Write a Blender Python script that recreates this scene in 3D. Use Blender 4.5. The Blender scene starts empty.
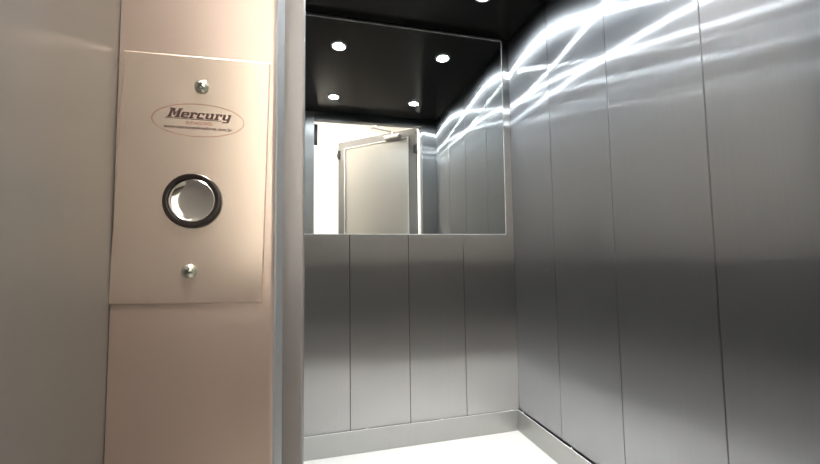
import bpy, bmesh, math
from mathutils import Vector, Matrix
C = bpy.context.scene.collection
SC = bpy.context.scene
H = 0.9059                      # camera height above the cabin floor
R_, CZ, D_, W_ = 1.0484, 1.1941 + H, 1.8185, 0.4520   # inner faces: side wall, ceiling, back wall, doorway wall
L_ = -0.152
rad = math.radians

# ------------------------------------------------------------------ materials
def mat(name):
    m = bpy.data.materials.new(name); m.use_nodes = True
    nt = m.node_tree; nt.nodes.clear()
    out = nt.nodes.new('ShaderNodeOutputMaterial')
    return m, nt, out

def principled(name, col, rough=.5, metal=0.0, spec=.5, noise=0.0, nscale=8, bump=0.0, aniso=0.0):
    m, nt, out = mat(name)
    p = nt.nodes.new('ShaderNodeBsdfPrincipled')
    p.inputs['Base Color'].default_value = (*col, 1)
    p.inputs['Roughness'].default_value = rough
    p.inputs['Metallic'].default_value = metal
    p.inputs['Specular IOR Level'].default_value = spec
    if noise or bump:
        tc = nt.nodes.new('ShaderNodeTexCoord')
        n = nt.nodes.new('ShaderNodeTexNoise'); n.inputs['Scale'].default_value = nscale
        n.inputs['Detail'].default_value = 4
        nt.links.new(tc.outputs['Object'], n.inputs['Vector'])
        if noise:
            mx = nt.nodes.new('ShaderNodeMix'); mx.data_type = 'RGBA'
            mx.inputs['A'].default_value = (*[c * (1 - noise) for c in col], 1)
            mx.inputs['B'].default_value = (*[min(1, c * (1 + noise)) for c in col], 1)
            nt.links.new(n.outputs['Fac'], mx.inputs['Factor'])
            nt.links.new(mx.outputs['Result'], p.inputs['Base Color'])
        if bump:
            b = nt.nodes.new('ShaderNodeBump'); b.inputs['Strength'].default_value = bump
            b.inputs['Distance'].default_value = .001
            nt.links.new(n.outputs['Fac'], b.inputs['Height'])
            nt.links.new(b.outputs['Normal'], p.inputs['Normal'])
    nt.links.new(p.outputs[0], out.inputs[0])
    return m

def brushed(name, col, rough, aniso, grain=.035, gscale=(260, 260, 1.2), axis='Z', dcol=None, dmix=0.0, broad=None):
    """steel with a brushed grain running along `axis`: the reflection is smeared across the grain"""
    m, nt, out = mat(name)
    g = nt.nodes.new('ShaderNodeBsdfAnisotropic')
    g.distribution = 'MULTI_GGX'
    g.inputs['Roughness'].default_value = rough
    g.inputs['Anisotropy'].default_value = -aniso
    t = nt.nodes.new('ShaderNodeTangent'); t.direction_type = 'RADIAL'; t.axis = axis
    nt.links.new(t.outputs[0], g.inputs['Tangent'])
    tc = nt.nodes.new('ShaderNodeTexCoord')
    mp = nt.nodes.new('ShaderNodeMapping'); mp.inputs['Scale'].default_value = gscale
    n = nt.nodes.new('ShaderNodeTexNoise'); n.inputs['Scale'].default_value = 1; n.inputs['Detail'].default_value = 3
    nt.links.new(tc.outputs['Object'], mp.inputs['Vector']); nt.links.new(mp.outputs[0], n.inputs['Vector'])
    mx = nt.nodes.new('ShaderNodeMix'); mx.data_type = 'RGBA'
    mx.inputs['A'].default_value = (*[c * (1 - grain) for c in col], 1)
    mx.inputs['B'].default_value = (*[c * (1 + grain) for c in col], 1)
    nt.links.new(n.outputs['Fac'], mx.inputs['Factor'])
    nt.links.new(mx.outputs['Result'], g.inputs['Color'])
    sh = g.outputs[0]
    if broad:
        g2 = nt.nodes.new('ShaderNodeBsdfAnisotropic'); g2.distribution = 'MULTI_GGX'
        g2.inputs['Roughness'].default_value = broad[1]; g2.inputs['Anisotropy'].default_value = -broad[2]
        nt.links.new(t.outputs[0], g2.inputs['Tangent']); nt.links.new(mx.outputs['Result'], g2.inputs['Color'])
        m2 = nt.nodes.new('ShaderNodeMixShader'); m2.inputs[0].default_value = broad[0]
        nt.links.new(sh, m2.inputs[1]); nt.links.new(g2.outputs[0], m2.inputs[2]); sh = m2.outputs[0]
    if dmix:
        d = nt.nodes.new('ShaderNodeBsdfDiffuse'); d.inputs['Color'].default_value = (*dcol, 1)
        ms = nt.nodes.new('ShaderNodeMixShader'); ms.inputs[0].default_value = dmix
        nt.links.new(sh, ms.inputs[1]); nt.links.new(d.outputs[0], ms.inputs[2]); sh = ms.outputs[0]
    nt.links.new(sh, out.inputs[0])
    return m

def emit(name, col, s):
    m, nt, out = mat(name)
    e = nt.nodes.new('ShaderNodeEmission'); e.inputs[0].default_value = (*col, 1); e.inputs[1].default_value = s
    nt.links.new(e.outputs[0], out.inputs[0])
    return m

M = dict(
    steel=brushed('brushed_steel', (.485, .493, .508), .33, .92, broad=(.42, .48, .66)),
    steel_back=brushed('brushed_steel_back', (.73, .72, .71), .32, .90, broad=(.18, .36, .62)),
    skirting=brushed('skirting_steel', (.46, .46, .45), .40, .5),
    post=brushed('post_steel', (.46, .465, .475), .40, .5, dcol=(.3, .285, .27), dmix=.3),
    plate=brushed('plate_steel', (.86, .75, .65), .25, .4, grain=.03, gscale=(900, 900, 6), dcol=(.34, .275, .235), dmix=.22),
    jamb=brushed('beige_enamel', (.84, .715, .635), .33, .2, grain=.01, gscale=(40, 40, 6), dcol=(.19, .146, .124), dmix=.36),
    reveal=brushed('grey_enamel', (.52, .50, .48), .42, .4, grain=.01, gscale=(40, 40, 5), dcol=(.145, .137, .13), dmix=.6),
    frame_edge=brushed('frame_edge_steel', (.48, .495, .515), .5, .4, dcol=(.22, .23, .24), dmix=.4),
    backing=principled('dark_backing', (.02, .02, .02), .6),
    mirror=None,
    mirror_edge=principled('ground_glass_edge', (.85, .86, .84), .25),
    edge=principled('ground_steel_edge', (.72, .72, .70), .5, .3),
    black=principled('black_plastic', (.012, .012, .012), .4),
    ceil=principled('dark_ceiling_sheet', (.006, .0057, .0052), .22, 0.0, .2, noise=.1, nscale=3),
    vinyl=principled('white_vinyl', (.60, .60, .58), .35, 0, .5, noise=.015, nscale=30),
    white=principled('white_plaster', (.86, .85, .82), .7, noise=.01, nscale=12, bump=.1),
    dado=principled('brown_grey_dado', (.075, .062, .055), .5, noise=.1, nscale=6),
    plinth=principled('dark_plinth', (.02, .018, .016), .5),
    hallfloor=principled('hall_tile', (.20, .185, .165), .35, noise=.1, nscale=9),
    leaf=principled('grey_leaf_enamel', (.13, .127, .12), .45, noise=.03, nscale=5),
    inset=brushed('satin_inset', (.60, .60, .58), .42, .6, grain=.03, dcol=(.33, .295, .245), dmix=.35),
    door_bead=principled('dull_door_bead', (.46, .455, .43), .45),
    bead=principled('pale_bead', (.80, .79, .74), .4),
    jambwhite=principled('white_jamb', (.80, .79, .76), .45),
    chrome=principled('chrome', (.80, .79, .76), .10, 1.0),
    satin=principled('satin_chrome', (.70, .69, .66), .22, 1.0),
    darkchrome=principled('dark_chrome', (.014, .010, .009), .22, 0),
    zinc=principled('zinc_screw', (.62, .66, .58), .22, 1.0),
    ink=principled('maroon_ink', (.035, .010, .009), .5),
    inkthin=principled('thin_maroon_ink', (.22, .085, .06), .5),
    reflector=principled('white_reflector', (.9, .9, .88), .35),
    lamp=emit('lamp_glow', (.88, .955, 1.0), 520),
    hallfill=emit('hall_fill_glow', (1.0, .925, .85), 200),  # glow of the added, unseen hall light
    alu=principled('aluminium', (.42, .42, .41), .3, 1.0),
)
m, nt, out = mat('silvered_glass')
g = nt.nodes.new('ShaderNodeBsdfAnisotropic'); g.inputs['Roughness'].default_value = 0.0
g.inputs['Color'].default_value = (.88, .90, .88, 1); nt.links.new(g.outputs[0], out.inputs[0]); M['mirror'] = m

# ------------------------------------------------------------------ mesh helpers
def box(bm, a, b, bev=0.0, seg=2):
    a, b = Vector(a), Vector(b)
    r = bmesh.ops.create_cube(bm, size=1)
    bmesh.ops.scale(bm, verts=r['verts'], vec=b - a)
    bmesh.ops.translate(bm, verts=r['verts'], vec=(a + b) / 2)
    if bev:
        es = list({e for v in r['verts'] for e in v.link_edges})
        bmesh.ops.bevel(bm, geom=es, offset=bev, segments=seg, affect='EDGES', profile=.5)

def lathe(bm, prof, c, ax=(0, 0, 1), n=48):
    """prof: list of (radius, height along ax)"""
    ax = Vector(ax).normalized(); q = Vector((0, 0, 1)).rotation_difference(ax)
    rings = []
    for r, h in prof:
        if r < 1e-7:
            rings.append([bm.verts.new(Vector(c) + q @ Vector((0, 0, h)))])
        else:
            rings.append([bm.verts.new(Vector(c) + q @ Vector((r * math.cos(2 * math.pi * i / n), r * math.sin(2 * math.pi * i / n), h))) for i in range(n)])
    for A, B in zip(rings, rings[1:]):
        for i in range(n):
            j = (i + 1) % n
            if len(A) == 1 and len(B) == 1: continue
            if len(A) == 1: bm.faces.new((A[0], B[i], B[j]))
            elif len(B) == 1: bm.faces.new((A[i], A[j], B[0]))
            else: bm.faces.new((A[i], A[j], B[j], B[i]))

def tube(bm, pts, r, n=14):
    pts = [Vector(p) for p in pts]
    for a, b in zip(pts, pts[1:]):
        L = (b - a).length
        lathe(bm, [(0, 0), (r, 0), (r, L), (0, L)], a, b - a, n)

def prism(bm, poly, y0, y1):
    """poly of (x, z) points extruded along y"""
    A = [bm.verts.new((x, y0, z)) for x, z in poly]; B = [bm.verts.new((x, y1, z)) for x, z in poly]
    n = len(poly)
    bm.faces.new(A); bm.faces.new(B[::-1])
    for i in range(n):
        bm.faces.new((A[i], B[i], B[(i + 1) % n], A[(i + 1) % n]))

def obj(name, bm, m, parent=None, smooth=True):
    bmesh.ops.recalc_face_normals(bm, faces=bm.faces)
    me = bpy.data.meshes.new(name); bm.to_mesh(me); bm.free()
    if smooth:
        for p in me.polygons: p.use_smooth = True
        try: me.set_sharp_from_angle(angle=rad(35))
        except Exception: pass
    me.materials.append(m)
    o = bpy.data.objects.new(name, me); C.objects.link(o)
    if parent: o.parent = parent
    return o

def mk(name, m, parent, *boxes, bev=0.0, seg=2):
    bm = bmesh.new()
    for a, b in boxes: box(bm, a, b, bev, seg)
    return obj(name, bm, m, parent, smooth=False)

def tag(o, label, cat, group=None, kind=None):
    o['label'] = label; o['category'] = cat
    if group: o['group'] = group
    if kind: o['kind'] = kind
    return o

def empty(name, loc, rz=0, ry=0):
    o = bpy.data.objects.new(name, None); C.objects.link(o)
    o.empty_display_size = .05
    o.matrix_world = Matrix.Translation(loc) @ Matrix.Rotation(rz, 4, 'Z') @ Matrix.Rotation(ry, 4, 'Y')
    return o

def S(name, m, label, cat, *boxes, bev=0.0):
    return tag(mk(name, m, None, *boxes, bev=bev), label, cat, kind='structure')

z = lambda v: v + H
# ------------------------------------------------------------------ cabin shell
S('floor', M['vinyl'], 'white sheet floor of the lift cabin', 'floor', ((L_ - .02, .385, -.05), (R_ + .02, D_ + .02, 0)))
S('ceiling', M['ceil'], 'black ceiling of the lift cabin above the mirror', 'ceiling', ((L_ - .03, .385, CZ), (R_ + .03, D_ + .03, CZ + .03)))

GAP = .0036
def panels(parent, m, cuts, const, axis, sign, z0, z1):
    """cuts: panel joints along the wall; face at `const`, 8 mm thick away from the cabin"""
    for a, b in zip(cuts, cuts[1:]):
        bm = bmesh.new()
        lo, hi = sorted((const, const + sign * .008))
        if axis == 'x': box(bm, (a + GAP / 2, lo, z0), (b - GAP / 2, hi, z1), .0012, 2)
        else: box(bm, (lo, a + GAP / 2, z0), (hi, b - GAP / 2, z1), .0012, 2)
        obj('panel', bm, m, parent, smooth=False)

wb = S('wall_back', M['backing'], 'back wall of upright brushed steel panels below the mirror', 'wall', ((L_ - .03, D_ + .0085, 0), (R_ + .03, D_ + .03, CZ)))
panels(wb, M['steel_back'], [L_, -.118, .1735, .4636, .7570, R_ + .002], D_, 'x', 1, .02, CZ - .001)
wr = S('wall_right', M['backing'], 'long side wall of brushed steel panels with bright lamp streaks near its top', 'wall', ((R_ + .0085, W_ - .02, 0), (R_ + .03, D_ + .008, CZ)))
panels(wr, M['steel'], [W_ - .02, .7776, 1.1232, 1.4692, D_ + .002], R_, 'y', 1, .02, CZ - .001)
wl = S('wall_left', M['backing'], 'side wall of brushed steel panels hidden behind the doorway post', 'wall', ((L_ - .03, W_ - .02, 0), (L_ - .0085, D_ + .008, CZ)))
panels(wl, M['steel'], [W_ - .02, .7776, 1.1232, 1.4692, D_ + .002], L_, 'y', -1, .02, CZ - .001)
# doorway wall of the cabin: two returns and a lintel
wf = S('wall_front', M['backing'], 'steel doorway wall of the cabin with narrow posts beside the opening', 'wall', ((L_ - .028, .385, .002), (L_ - .004, W_ - .022, CZ - .002)))
mk('post', M['post'], wf, ((L_ - .002, .385, .002), (-.0088, W_, CZ - .002)), bev=.0015)
mk('post', M['steel'], wf, ((.9182, .385, .002), (R_ - .001, W_, CZ - .002)), bev=.0015)
mk('lintel', M['steel'], wf, ((-.0085, .385, z(1.1293)), (.9178, W_, CZ - .002)), bev=.0015)

# skirting: a bent sheet stood off the wall, its bright edge in front of a dark slot, with small fixing tabs
SK = .1030
def skirting(name, label, axis, const, sign, a, b, tabs, g=.0050):
    bm = bmesh.new(); f0, f1 = sorted((const - sign * (g + .004), const - sign * g))
    if axis == 'x': box(bm, (a, f0, .0005), (b, f1, SK), .0006, 2)
    else: box(bm, (f0, a, .0005), (f1, b, SK), .0006, 2)
    o = tag(obj(name, bm, M['skirting'], smooth=False), label, 'skirting', kind='structure')
    bm = bmesh.new(); w0, w1 = sorted((const - sign * (g + .0039), const - sign * (g - .0005)))
    if axis == 'x': box(bm, (a, w0, SK + .0001), (b, w1, SK + .0011))
    else: box(bm, (w0, a, SK + .0001), (w1, b, SK + .0011))
    obj('top_edge', bm, M['edge'], o)
    l0, l1 = sorted((const - sign * (g - .0001), const - sign * .0004))
    bm = bmesh.new()
    if axis == 'x': box(bm, (a, l0, .001), (b, l1, SK - .006))
    else: box(bm, (l0, a, .001), (l1, b, SK - .009))
    obj('slot_filler', bm, M['backing'], o)
    for t in tabs:
        bm = bmesh.new(); p = const - sign * (g * .5 + .0006)
        c = (t, p, SK - .0088) if axis == 'x' else (p, t, SK - .0088)
        lathe(bm, [(0, .0145), (.0018, .014), (.0032, .012), (.0036, .009), (.0036, .0001), (0, .0001)], c, (0, 0, 1), 16)
        obj('screw', bm, M['bead'], o)
skirting('baseboard_back', 'brushed steel skirting along the back wall above the white floor', 'x', D_, 1, L_ + .013, R_ - .0123, (.25, .62, R_ - .045))
skirting('baseboard_right', 'brushed steel skirting along the streaked side wall', 'y', R_, 1, W_ + .002, D_ - .0003, (.75, 1.40, D_ - .045), .0105)
skirting('baseboard_left', 'brushed steel skirting along the hidden side wall', 'y', L_, -1, W_ + .002, D_ - .0003, (.9, 1.4))

# mirror
mr = empty('wall_mirror', (.448, D_, z(.1090)))
tag(mr, 'wide frameless mirror on the upper back wall of the lift cabin', 'mirror')
mz0, mz1, mx0, mx1 = z(.1090), z(1.1663), -.099, .9952
bm = bmesh.new(); box(bm, (mx0 + .0028, D_ - .0052, mz0 + .0028), (mx1 - .0028, D_ - .0004, mz1 - .0028))
g_ = obj('glass', bm, M['mirror']); 
bm = bmesh.new()
for a, b in (((mx0, D_ - .0056, mz0), (mx1, D_ - .0005, mz0 + .0026)), ((mx0, D_ - .0056, mz1 - .0022), (mx1, D_ - .0005, mz1)),
             ((mx0, D_ - .0056, mz0 + .0026), (mx0 + .0026, D_ - .0005, mz1 - .0022)), ((mx1 - .0026, D_ - .0056, mz0 + .0026), (mx1, D_ - .0005, mz1 - .0022))):
    box(bm, a, b)
e_ = obj('ground_edge', bm, M['mirror_edge'], smooth=False)
for o in (g_, e_):
    o.data.transform(Matrix.Translation(-mr.location)); o.parent = mr
mr.location.y -= .0085; mr.rotation_mode = 'XYZ'; mr.rotation_euler = (.0074, 0, -.0075)   # hangs a hair out of true

# downlights
SPOT = 25
def downlight(x, y, label):
    t = empty('ceiling_downlight', (x, y, CZ)); tag(t, label, 'ceiling light', 'round downlights in the cabin ceiling')
    bm = bmesh.new()
    lathe(bm, [(.0365, -.0090), (.0385, -.0100), (.042, -.0090), (.047, -.002), (.047, -.0003), (.0365, -.0003), (.0365, -.0090)], (0, 0, 0))
    obj('trim_ring', bm, M['satin'], t)
    bm = bmesh.new(); lathe(bm, [(.0362, -.0088), (.0285, -.0052), (.0285, -.0004), (.0362, -.0004), (.0362, -.0088)], (0, 0, 0))
    obj('reflector', bm, M['reflector'], t)
    bm = bmesh.new(); lathe(bm, [(0, -.0058), (.016, -.0056), (.0282, -.0048), (.0282, -.0006), (0, -.0006)], (0, 0, 0))
    obj('lens', bm, M['lamp'], t)
    ld = bpy.data.lights.new('downlight_beam', 'SPOT'); ld.energy = SPOT; ld.spot_size = rad(84); ld.spot_blend = .5
    ld.shadow_soft_size = .03; ld.color = (.95, .98, 1.0)
    lo = bpy.data.objects.new('downlight_beam', ld); C.objects.link(lo); lo.parent = t; lo.location = (0, 0, -.040)
downlight(.1373, 1.509, 'ceiling downlight whose mirrored spot is the higher one over the white gap')
downlight(.7556, 1.509, 'ceiling downlight whose mirrored spot is the highest one beside the streaked side wall')
downlight(.1373, .792, 'ceiling downlight whose mirrored spot sits just above the white gap beside the door')
downlight(.7556, .792, 'ceiling downlight whose mirrored spot sits just above the door closer')

# ------------------------------------------------------------------ landing side: frame, plate, hall
YAW = rad(-5.1846)
fr = empty('trim_1', (-.1400, .32, 0), YAW)
tag(fr, 'beige enamelled door frame strip carrying the steel call plate', 'door frame', kind='structure')
PT = .0016                                        # plate thickness: the plate's face is the plane y = 0 of this frame
bm = bmesh.new()
# strip with a rounded free edge
prof = [(-.002, PT), (.1085, PT)] + [(.1085 + .0025 * math.sin(a), PT + .0025 - .0025 * math.cos(a)) for a in [rad(18 * i) for i in range(1, 6)]] + [(.1110, .0048), (.1010, .0048), (.1010, .05), (-.002, .05)]
A = [bm.verts.new((x, y, .001)) for x, y in prof]; B = [bm.verts.new((x, y, z(1.186))) for x, y in prof]
bm.faces.new(A[::-1]); bm.faces.new(B)
for i in range(len(prof)):
    j = (i + 1) % len(prof); bm.faces.new((A[i], A[j], B[j], B[i]))
obj('frame_strip', bm, M['jamb'], fr)
mk('frame_edge', M['frame_edge'], fr, ((.1015, .0052, .001), (.1125, .038, z(1.186))), bev=.0015)
bm = bmesh.new(); box(bm, (.1128, .016, z(.944)), (.1585, .020, z(1.127)), .0008); box(bm, (.1128, .012, z(.99)), (.1150, .03, z(1.08)), .0008)
obj('strike_plate', bm, M['black'], fr)

S('trim_2', M['jambwhite'], 'white door frame upright on the hinge side of the doorway', 'door frame', ((.9145, .285, .001), (1.06, .370, z(1.186))), bev=.002)
S('trim_3', M['jambwhite'], 'white door frame head above the doorway', 'door frame', ((-.14, .30, z(1.187)), (1.06, .375, z(1.30))), bev=.002)
S('wall_reveal', M['reveal'], 'grey enamelled reveal standing forward beside the call plate strip', 'wall', ((-.30, .06, .001), (-.1425, .36, z(1.9))), bev=.002)
S('wall_landing_side', M['white'], 'white landing wall around the doorway', 'wall', ((-1.4, .08, .001), (-.3005, .36, z(1.9))), ((1.0615, .30, .001), (2.2, .36, z(1.9))), ((-.142, .31, z(1.301)), (1.0605, .36, z(1.9))))
S('wall_hall', M['white'], 'bright white hall wall seen in the mirror beside the open door', 'wall', ((-1.4, -1.75, .001), (2.2, -1.65, z(1.9))))
S('wall_hall_side', M['white'], 'white end wall of the hall', 'wall', ((2.2, -1.75, .001), (2.3, .40, z(1.9))), ((-1.5, -1.75, .001), (-1.4, .40, z(1.9))))
DZ = z(-.06)
S('trim_4', M['dado'], 'brown dado along the lower hall walls', 'dado', ((-1.399, -1.649, .002), (2.199, -1.63, DZ)), ((-1.399, -1.629, .002), (-1.38, .079, DZ)), ((2.18, -1.629, .002), (2.199, .299, DZ)))
S('baseboard_hall', M['plinth'], 'dark plinth at the foot of the hall dado', 'skirting', ((-1.379, -1.6295, .002), (2.179, -1.615, z(-.46))), ((-1.3795, -1.614, .002), (-1.365, .079, z(-.46))))
S('floor_hall', M['hallfloor'], 'tiled floor of the hall outside the lift', 'floor', ((-1.5, -1.75, -.05), (2.3, .3845, 0)))
S('ceiling_hall', M['white'], 'white ceiling of the hall', 'ceiling', ((-1.5, -1.75, z(1.9) + .001), (2.3, .40, z(1.95))))

def hall_fill_light(x, y, label):  # unseen fixture, added because the hall needs a light source
    t = empty('added_hall_light', (x, y, z(1.9))); tag(t, label, 'added light')
    mk('fill_housing', M['white'], t, ((-.32, -.17, -.03), (.32, .17, -.001)), bev=.004)
    mk('fill_diffuser', M['hallfill'], t, ((-.30, -.15, -.036), (.30, .15, -.031)), bev=.002)
hall_fill_light(.05, -.30, 'added flat oblong light panel, out of view, lighting the hall outside the doorway')

# swing door
TH = math.atan2(-.69170, -.72218)
dr = empty('door_1', (.91002, .28, .0), TH)
tag(dr, 'grey swing door standing open into the hall, seen in the mirror', 'door', kind='structure')
LW, LZ = .945, z(1.1729)
bm = bmesh.new()
for a, b in (((.004, .0, .008), (.092, .045, LZ)), ((.852, .0, .008), (LW, .045, LZ)), ((.092, .0, z(1.098)), (.852, .045, LZ)), ((.092, .0, .008), (.852, .045, .12))):
    box(bm, a, b, .001)
obj('leaf_frame', bm, M['leaf'], dr, smooth=False)
mk('inset_panel', M['inset'], dr, ((.0925, .008, .1205), (.8515, .030, z(1.0975))))
bm = bmesh.new()
for a, b in (((.084, -.006, .112), (.096, .004, z(1.104))), ((.848, -.006, .112), (.860, .004, z(1.104))), ((.084, -.006, z(1.092)), (.860, .004, z(1.104))), ((.084, -.006, .112), (.860, .004, .124))):
    box(bm, a, b, .002)
obj('bead', bm, M['door_bead'], dr)
for hz in (z(.976), z(.1), z(-.68)):
    bm = bmesh.new(); lathe(bm, [(0, -.045), (.008, -.045), (.008, .045), (0, .045)], (-.002, -.009, hz), n=20)
    box(bm, (0.004, -.003, hz - .04), (.03, -.0003, hz + .04))
    obj('hinge', bm, M['satin'] if hz < 1 else M['black'], dr)
bm = bmesh.new(); box(bm, (.914, -.012, z(.996)), (.9446, .030, z(1.090)), .003); box(bm, (.932, -.004, z(1.020)), (.962, .012, z(1.062)), .004)
lk = obj('latch', bm, M['black'], dr)
bm = bmesh.new(); box(bm, (.160, -.050, z(1.094)), (.330, -.0065, z(1.136)), .008, 3)
cl = obj('door_closer', bm, M['alu'], dr)
bm = bmesh.new(); lathe(bm, [(0, 0), (.012, 0), (.012, .03), (.009, .032), (.009, 0.036), (0, .036)], (.245, -.030, z(1.1365)), n=24)
obj('spindle', bm, M['satin'], cl)
inv = (Matrix.Translation((.91002, .28, 0)) @ Matrix.Rotation(TH, 4, 'Z')).inverted()
sp = Vector((.245, -.030, z(1.167))); el = inv @ Vector((.508, .204, z(1.170))); el.z = z(1.170); en = inv @ Vector((.608, .325, z(1.178)))
bm = bmesh.new(); tube(bm, [sp, el], .0065); tube(bm, [el, en], .0045); lathe(bm, [(0, -.012), (.010, -.012), (.010, .012), (0, .012)], el, n=20)
box(bm, en - Vector((.018, .012, .004)), en + Vector((.018, .012, .0075)), .002)
obj('arm', bm, M['alu'], cl)

# ------------------------------------------------------------------ call plate
ROLL = rad(1.25)
PC = (.0523, .0625)                               # plate centre in the frame strip's plane (along the strip, height from camera level)
base = Matrix.Translation((-.1400, .32, 0)) @ Matrix.Rotation(YAW, 4, 'Z') @ Matrix.Translation((PC[0], 0, z(PC[1]))) @ Matrix.Rotation(ROLL, 4, 'Y')
cp = bpy.data.objects.new('call_plate', None); C.objects.link(cp); cp.empty_display_size = .03; cp.matrix_world = base
tag(cp, 'brushed steel lift call plate with a round button and printed oval emblem', 'call plate')
cR, sR = math.cos(ROLL), math.sin(ROLL)
def loc(a, zz):                                   # measured (a, height) -> plate coordinates
    x, y = a - PC[0], zz - PC[1]
    return (x * cR - y * sR, x * sR + y * cR)
PWd, PHt = .1058, .1903
bt = loc(.0527, .0443)
RB = .0208
bm = bmesh.new(); box(bm, (-PWd / 2, 0, -PHt / 2), (PWd / 2, PT - .0001, PHt / 2), .0007, 2)
pl = obj('plate', bm, M['plate'], cp, smooth=False)
for a, zz in ((.0571, .1334), (.0510, -.0084)):
    x, y = loc(a, zz)
    bm = bmesh.new()
    lathe(bm, [(.0054, .0001), (.0054, .0008), (.0050, .0017), (.0040, .0027), (.0026, .0034), (.0012, .00375), (0, .0038)], (x, -.0001, y), (0, -1, 0), 32)
    sc = obj('screw', bm, M['zinc'], cp)
    bm = bmesh.new()
    for k in (35, 125):
        b2 = bmesh.new(); box(b2, (-.0026, -.0042, -.00055), (.0026, -.0030, .00055), .0002)
        me = bpy.data.meshes.new('t'); b2.to_mesh(me); b2.free(); me.transform(Matrix.Translation((x, 0, y)) @ Matrix.Rotation(rad(k), 4, 'Y')); bm.from_mesh(me); bpy.data.meshes.remove(me)
    obj('cross_slot', bm, M['black'], sc)
bx, by = bt
bm = bmesh.new()
lathe(bm, [(RB, .0001), (RB, .0020), (RB - .0008, .0030), (RB - .0024, .0033), (RB - .0040, .0028), (RB - .0046, .0018), (RB - .0046, .0001)], (bx, -.0001, by), (0, -1, 0), 72)
bz = obj('button_bezel', bm, M['darkchrome'], cp)
bm = bmesh.new()
lathe(bm, [(RB - .0047, .0002), (RB - .0047, .0026), (RB - .0051, .0029), (RB - .0057, .0028), (RB - .0062, .0023), (.010, .0014), (.005, .0009), (0, .0008)], (bx, -.0001, by), (0, -1, 0), 72)
bb = obj('button', bm, M['chrome'], cp); bb['label'] = 'round polished button'

# printed emblem: oval outline, word with slab serifs, two small lines
INK = -.00025
lx, ly = loc(.0553, .1068)
TILT = rad(-.6)
def place(x, y): return (lx + x * math.cos(TILT) - y * math.sin(TILT), ly + x * math.sin(TILT) + y * math.cos(TILT))
bm = bmesh.new(); n = 96; a1, b1, tw = .0331, .0129, .00034
ro, ri = [], []
for i in range(n):
    t = 2 * math.pi * i / n
    for lst, k in ((ro, 0), (ri, tw)):
        x, y = place((a1 - k) * math.cos(t), (b1 - k) * math.sin(t)); lst.append(bm.verts.new((x, INK, y)))
for i in range(n): bm.faces.new((ro[i], ro[(i + 1) % n], ri[(i + 1) % n], ri[i]))
emb = obj('oval_outline', bm, M['inkthin'], cp, smooth=False)
# letters drawn as strokes on a grid: x-height 1, cap height 1.55
T, N = .40, .17                                   # stem and hairline widths
GL = {
 'M': (2.15, [(0, 0, .75, N), (0, 1.55 - N, .5, 1.55), (.18, 0, .18 + T, 1.55), ('q', .38, 1.55, .80, 1.55, 1.22, .35, .92, .35), ('q', 1.5, 1.55, 1.62, 1.55, 1.12, .35, .95, .35), (1.42, 0, 1.42 + T + .06, 1.55), (1.2, 0, 2.05, N), (1.6, 1.55 - N, 2.05, 1.55)]),
 'e': (1.35, [(0, .12, T, .9), (.12, 0, 1.2, N + .04), (.12, 1 - N, 1.08, 1), (.85, .45, 1.2, .9), (.3, .42, 1.2, .42 + N)]),
 'r': (1.25, [(0, 0, .8, N), (0, 1 - N, .5, 1), (.18, 0, .18 + T, 1), (.5, 1 - N - .04, 1.1, 1), (.85, .62, 1.15, .96)]),
 'c': (1.3, [(0, .12, T, .9), (.12, 0, 1.15, N + .04), (.12, 1 - N, 1.05, 1), (.8, .62, 1.12, .94)]),
 'u': (1.6, [(0, 1 - N, .5, 1), (.14, .12, .14 + T, 1), (.28, 0, 1.1, N + .03), (.98, 0, .98 + T, 1), (.8, 1 - N, 1.3, 1), (1.0, 0, 1.5, N)]),
 'y': (1.5, [(0, 1 - N, .5, 1), (.14, .12, .14 + T, 1), (.28, 0, 1.1, N + .03), (.98, -.38, .98 + T, 1), (.8, 1 - N, 1.3, 1), (.35, -.45, 1.25, -.45 + N)]),
}
def word(bm, text, x0, y0, width, height, shear=.30, k=0):
    tot = sum(GL[c][0] for c in text); sx = width / tot; sy = height / 1.55; px = 0
    def V(x, y, d): 
        X, Y = place(x0 + (px + x) * sx + y * sy * shear, y0 + y * sy); return bm.verts.new((X, INK - d, Y))
    for c in text:
        for i, s in enumerate(GL[c][1]):
            d = i * 2e-6
            if s[0] == 'q': pts = [(s[1], s[2]), (s[3], s[4]), (s[5], s[6]), (s[7], s[8])]
            else: pts = [(s[0], s[1]), (s[2], s[1]), (s[2], s[3]), (s[0], s[3])]
            bm.faces.new([V(a, b, d) for a, b in pts])
        px += GL[c][0]
bm = bmesh.new()
word(bm, 'Mercury', -.0226, .0014, .0452, .0071)
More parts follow.
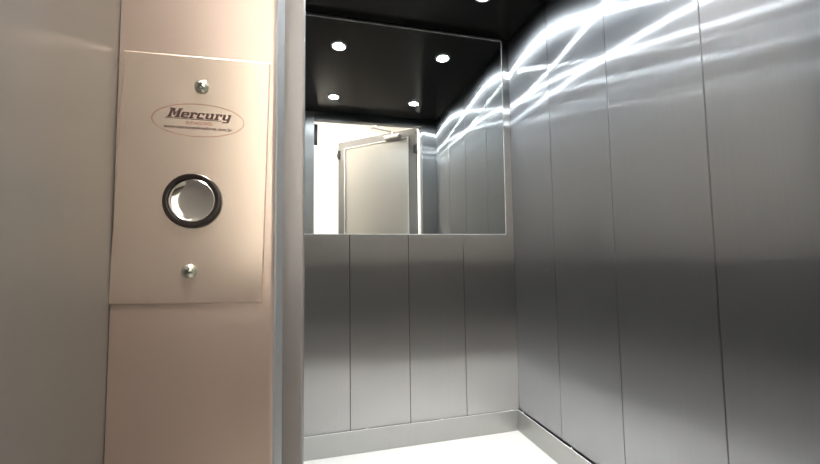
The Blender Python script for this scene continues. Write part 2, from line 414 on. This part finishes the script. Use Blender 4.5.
# underline from the first letter's foot to the middle of the word
for xa, xb, ya, yb in ((-.0238, .0165, .00045, .00085),):
    bm.faces.new([bm.verts.new((p[0], INK, p[1])) for p in (place(xa, ya), place(xb, ya), place(xb, yb), place(xa, yb))])
obj('lettering', bm, M['ink'], cp, smooth=False)
def small(text, size, x, y, m, off=0, sx=1, shear=0):
    cu = bpy.data.curves.new('lettering', 'FONT'); cu.body = text; cu.size = size; cu.align_x = 'CENTER'; cu.offset = off; cu.shear = shear
    o = bpy.data.objects.new('t', cu); C.objects.link(o); bpy.context.view_layer.update()
    me = bpy.data.meshes.new_from_object(o.evaluated_get(bpy.context.evaluated_depsgraph_get()))
    bpy.data.objects.remove(o); bpy.data.curves.remove(cu)
    X, Y = place(x, y)
    me.transform(Matrix.Translation((X, INK, Y)) @ Matrix.Rotation(-TILT, 4, 'Y') @ Matrix.Rotation(rad(90), 4, 'X') @ Matrix.Diagonal((sx, 1, 1, 1)))
    me.materials.clear(); me.materials.append(m)
    o = bpy.data.objects.new('lettering', me); C.objects.link(o); o.parent = cp
    return o
small('ELEVADORES', .0034, .0004, -.0034, M['inkthin'], 0, .95)
small('www.mercuryelevadores.com.br', .0034, 0, -.0070, M['ink'],   .00004, 1.08, .15)

# ------------------------------------------------------------------ world, camera
w = bpy.data.worlds.new('World'); SC.world = w; w.use_nodes = True
w.node_tree.nodes['Background'].inputs[0].default_value = (.02, .02, .02, 1)
F, PI_, YA, RO = 376.6115, .0652, .2542, -.0140
fw = Vector((math.sin(YA) * math.cos(PI_), math.cos(YA) * math.cos(PI_), math.sin(PI_)))
rt = Vector((math.cos(YA), -math.sin(YA), 0)); up = rt.cross(fw)
r2 = math.cos(RO) * rt + math.sin(RO) * up; u2 = -math.sin(RO) * rt + math.cos(RO) * up
cd = bpy.data.cameras.new('camera'); co = bpy.data.objects.new('camera', cd); C.objects.link(co)
co.matrix_world = Matrix(((r2.x, u2.x, -fw.x, 0), (r2.y, u2.y, -fw.y, 0), (r2.z, u2.z, -fw.z, H), (0, 0, 0, 1)))
cd.sensor_fit = 'HORIZONTAL'; cd.sensor_width = 36; cd.lens = 36 * F / 820; cd.clip_start = .01
SC.camera = co; SC.cycles.sample_clamp_indirect = 0
vs = SC.view_settings; vs.view_transform = 'Standard'; vs.look = 'None'; vs.exposure = 0; vs.gamma = 1; vs.use_curve_mapping = False
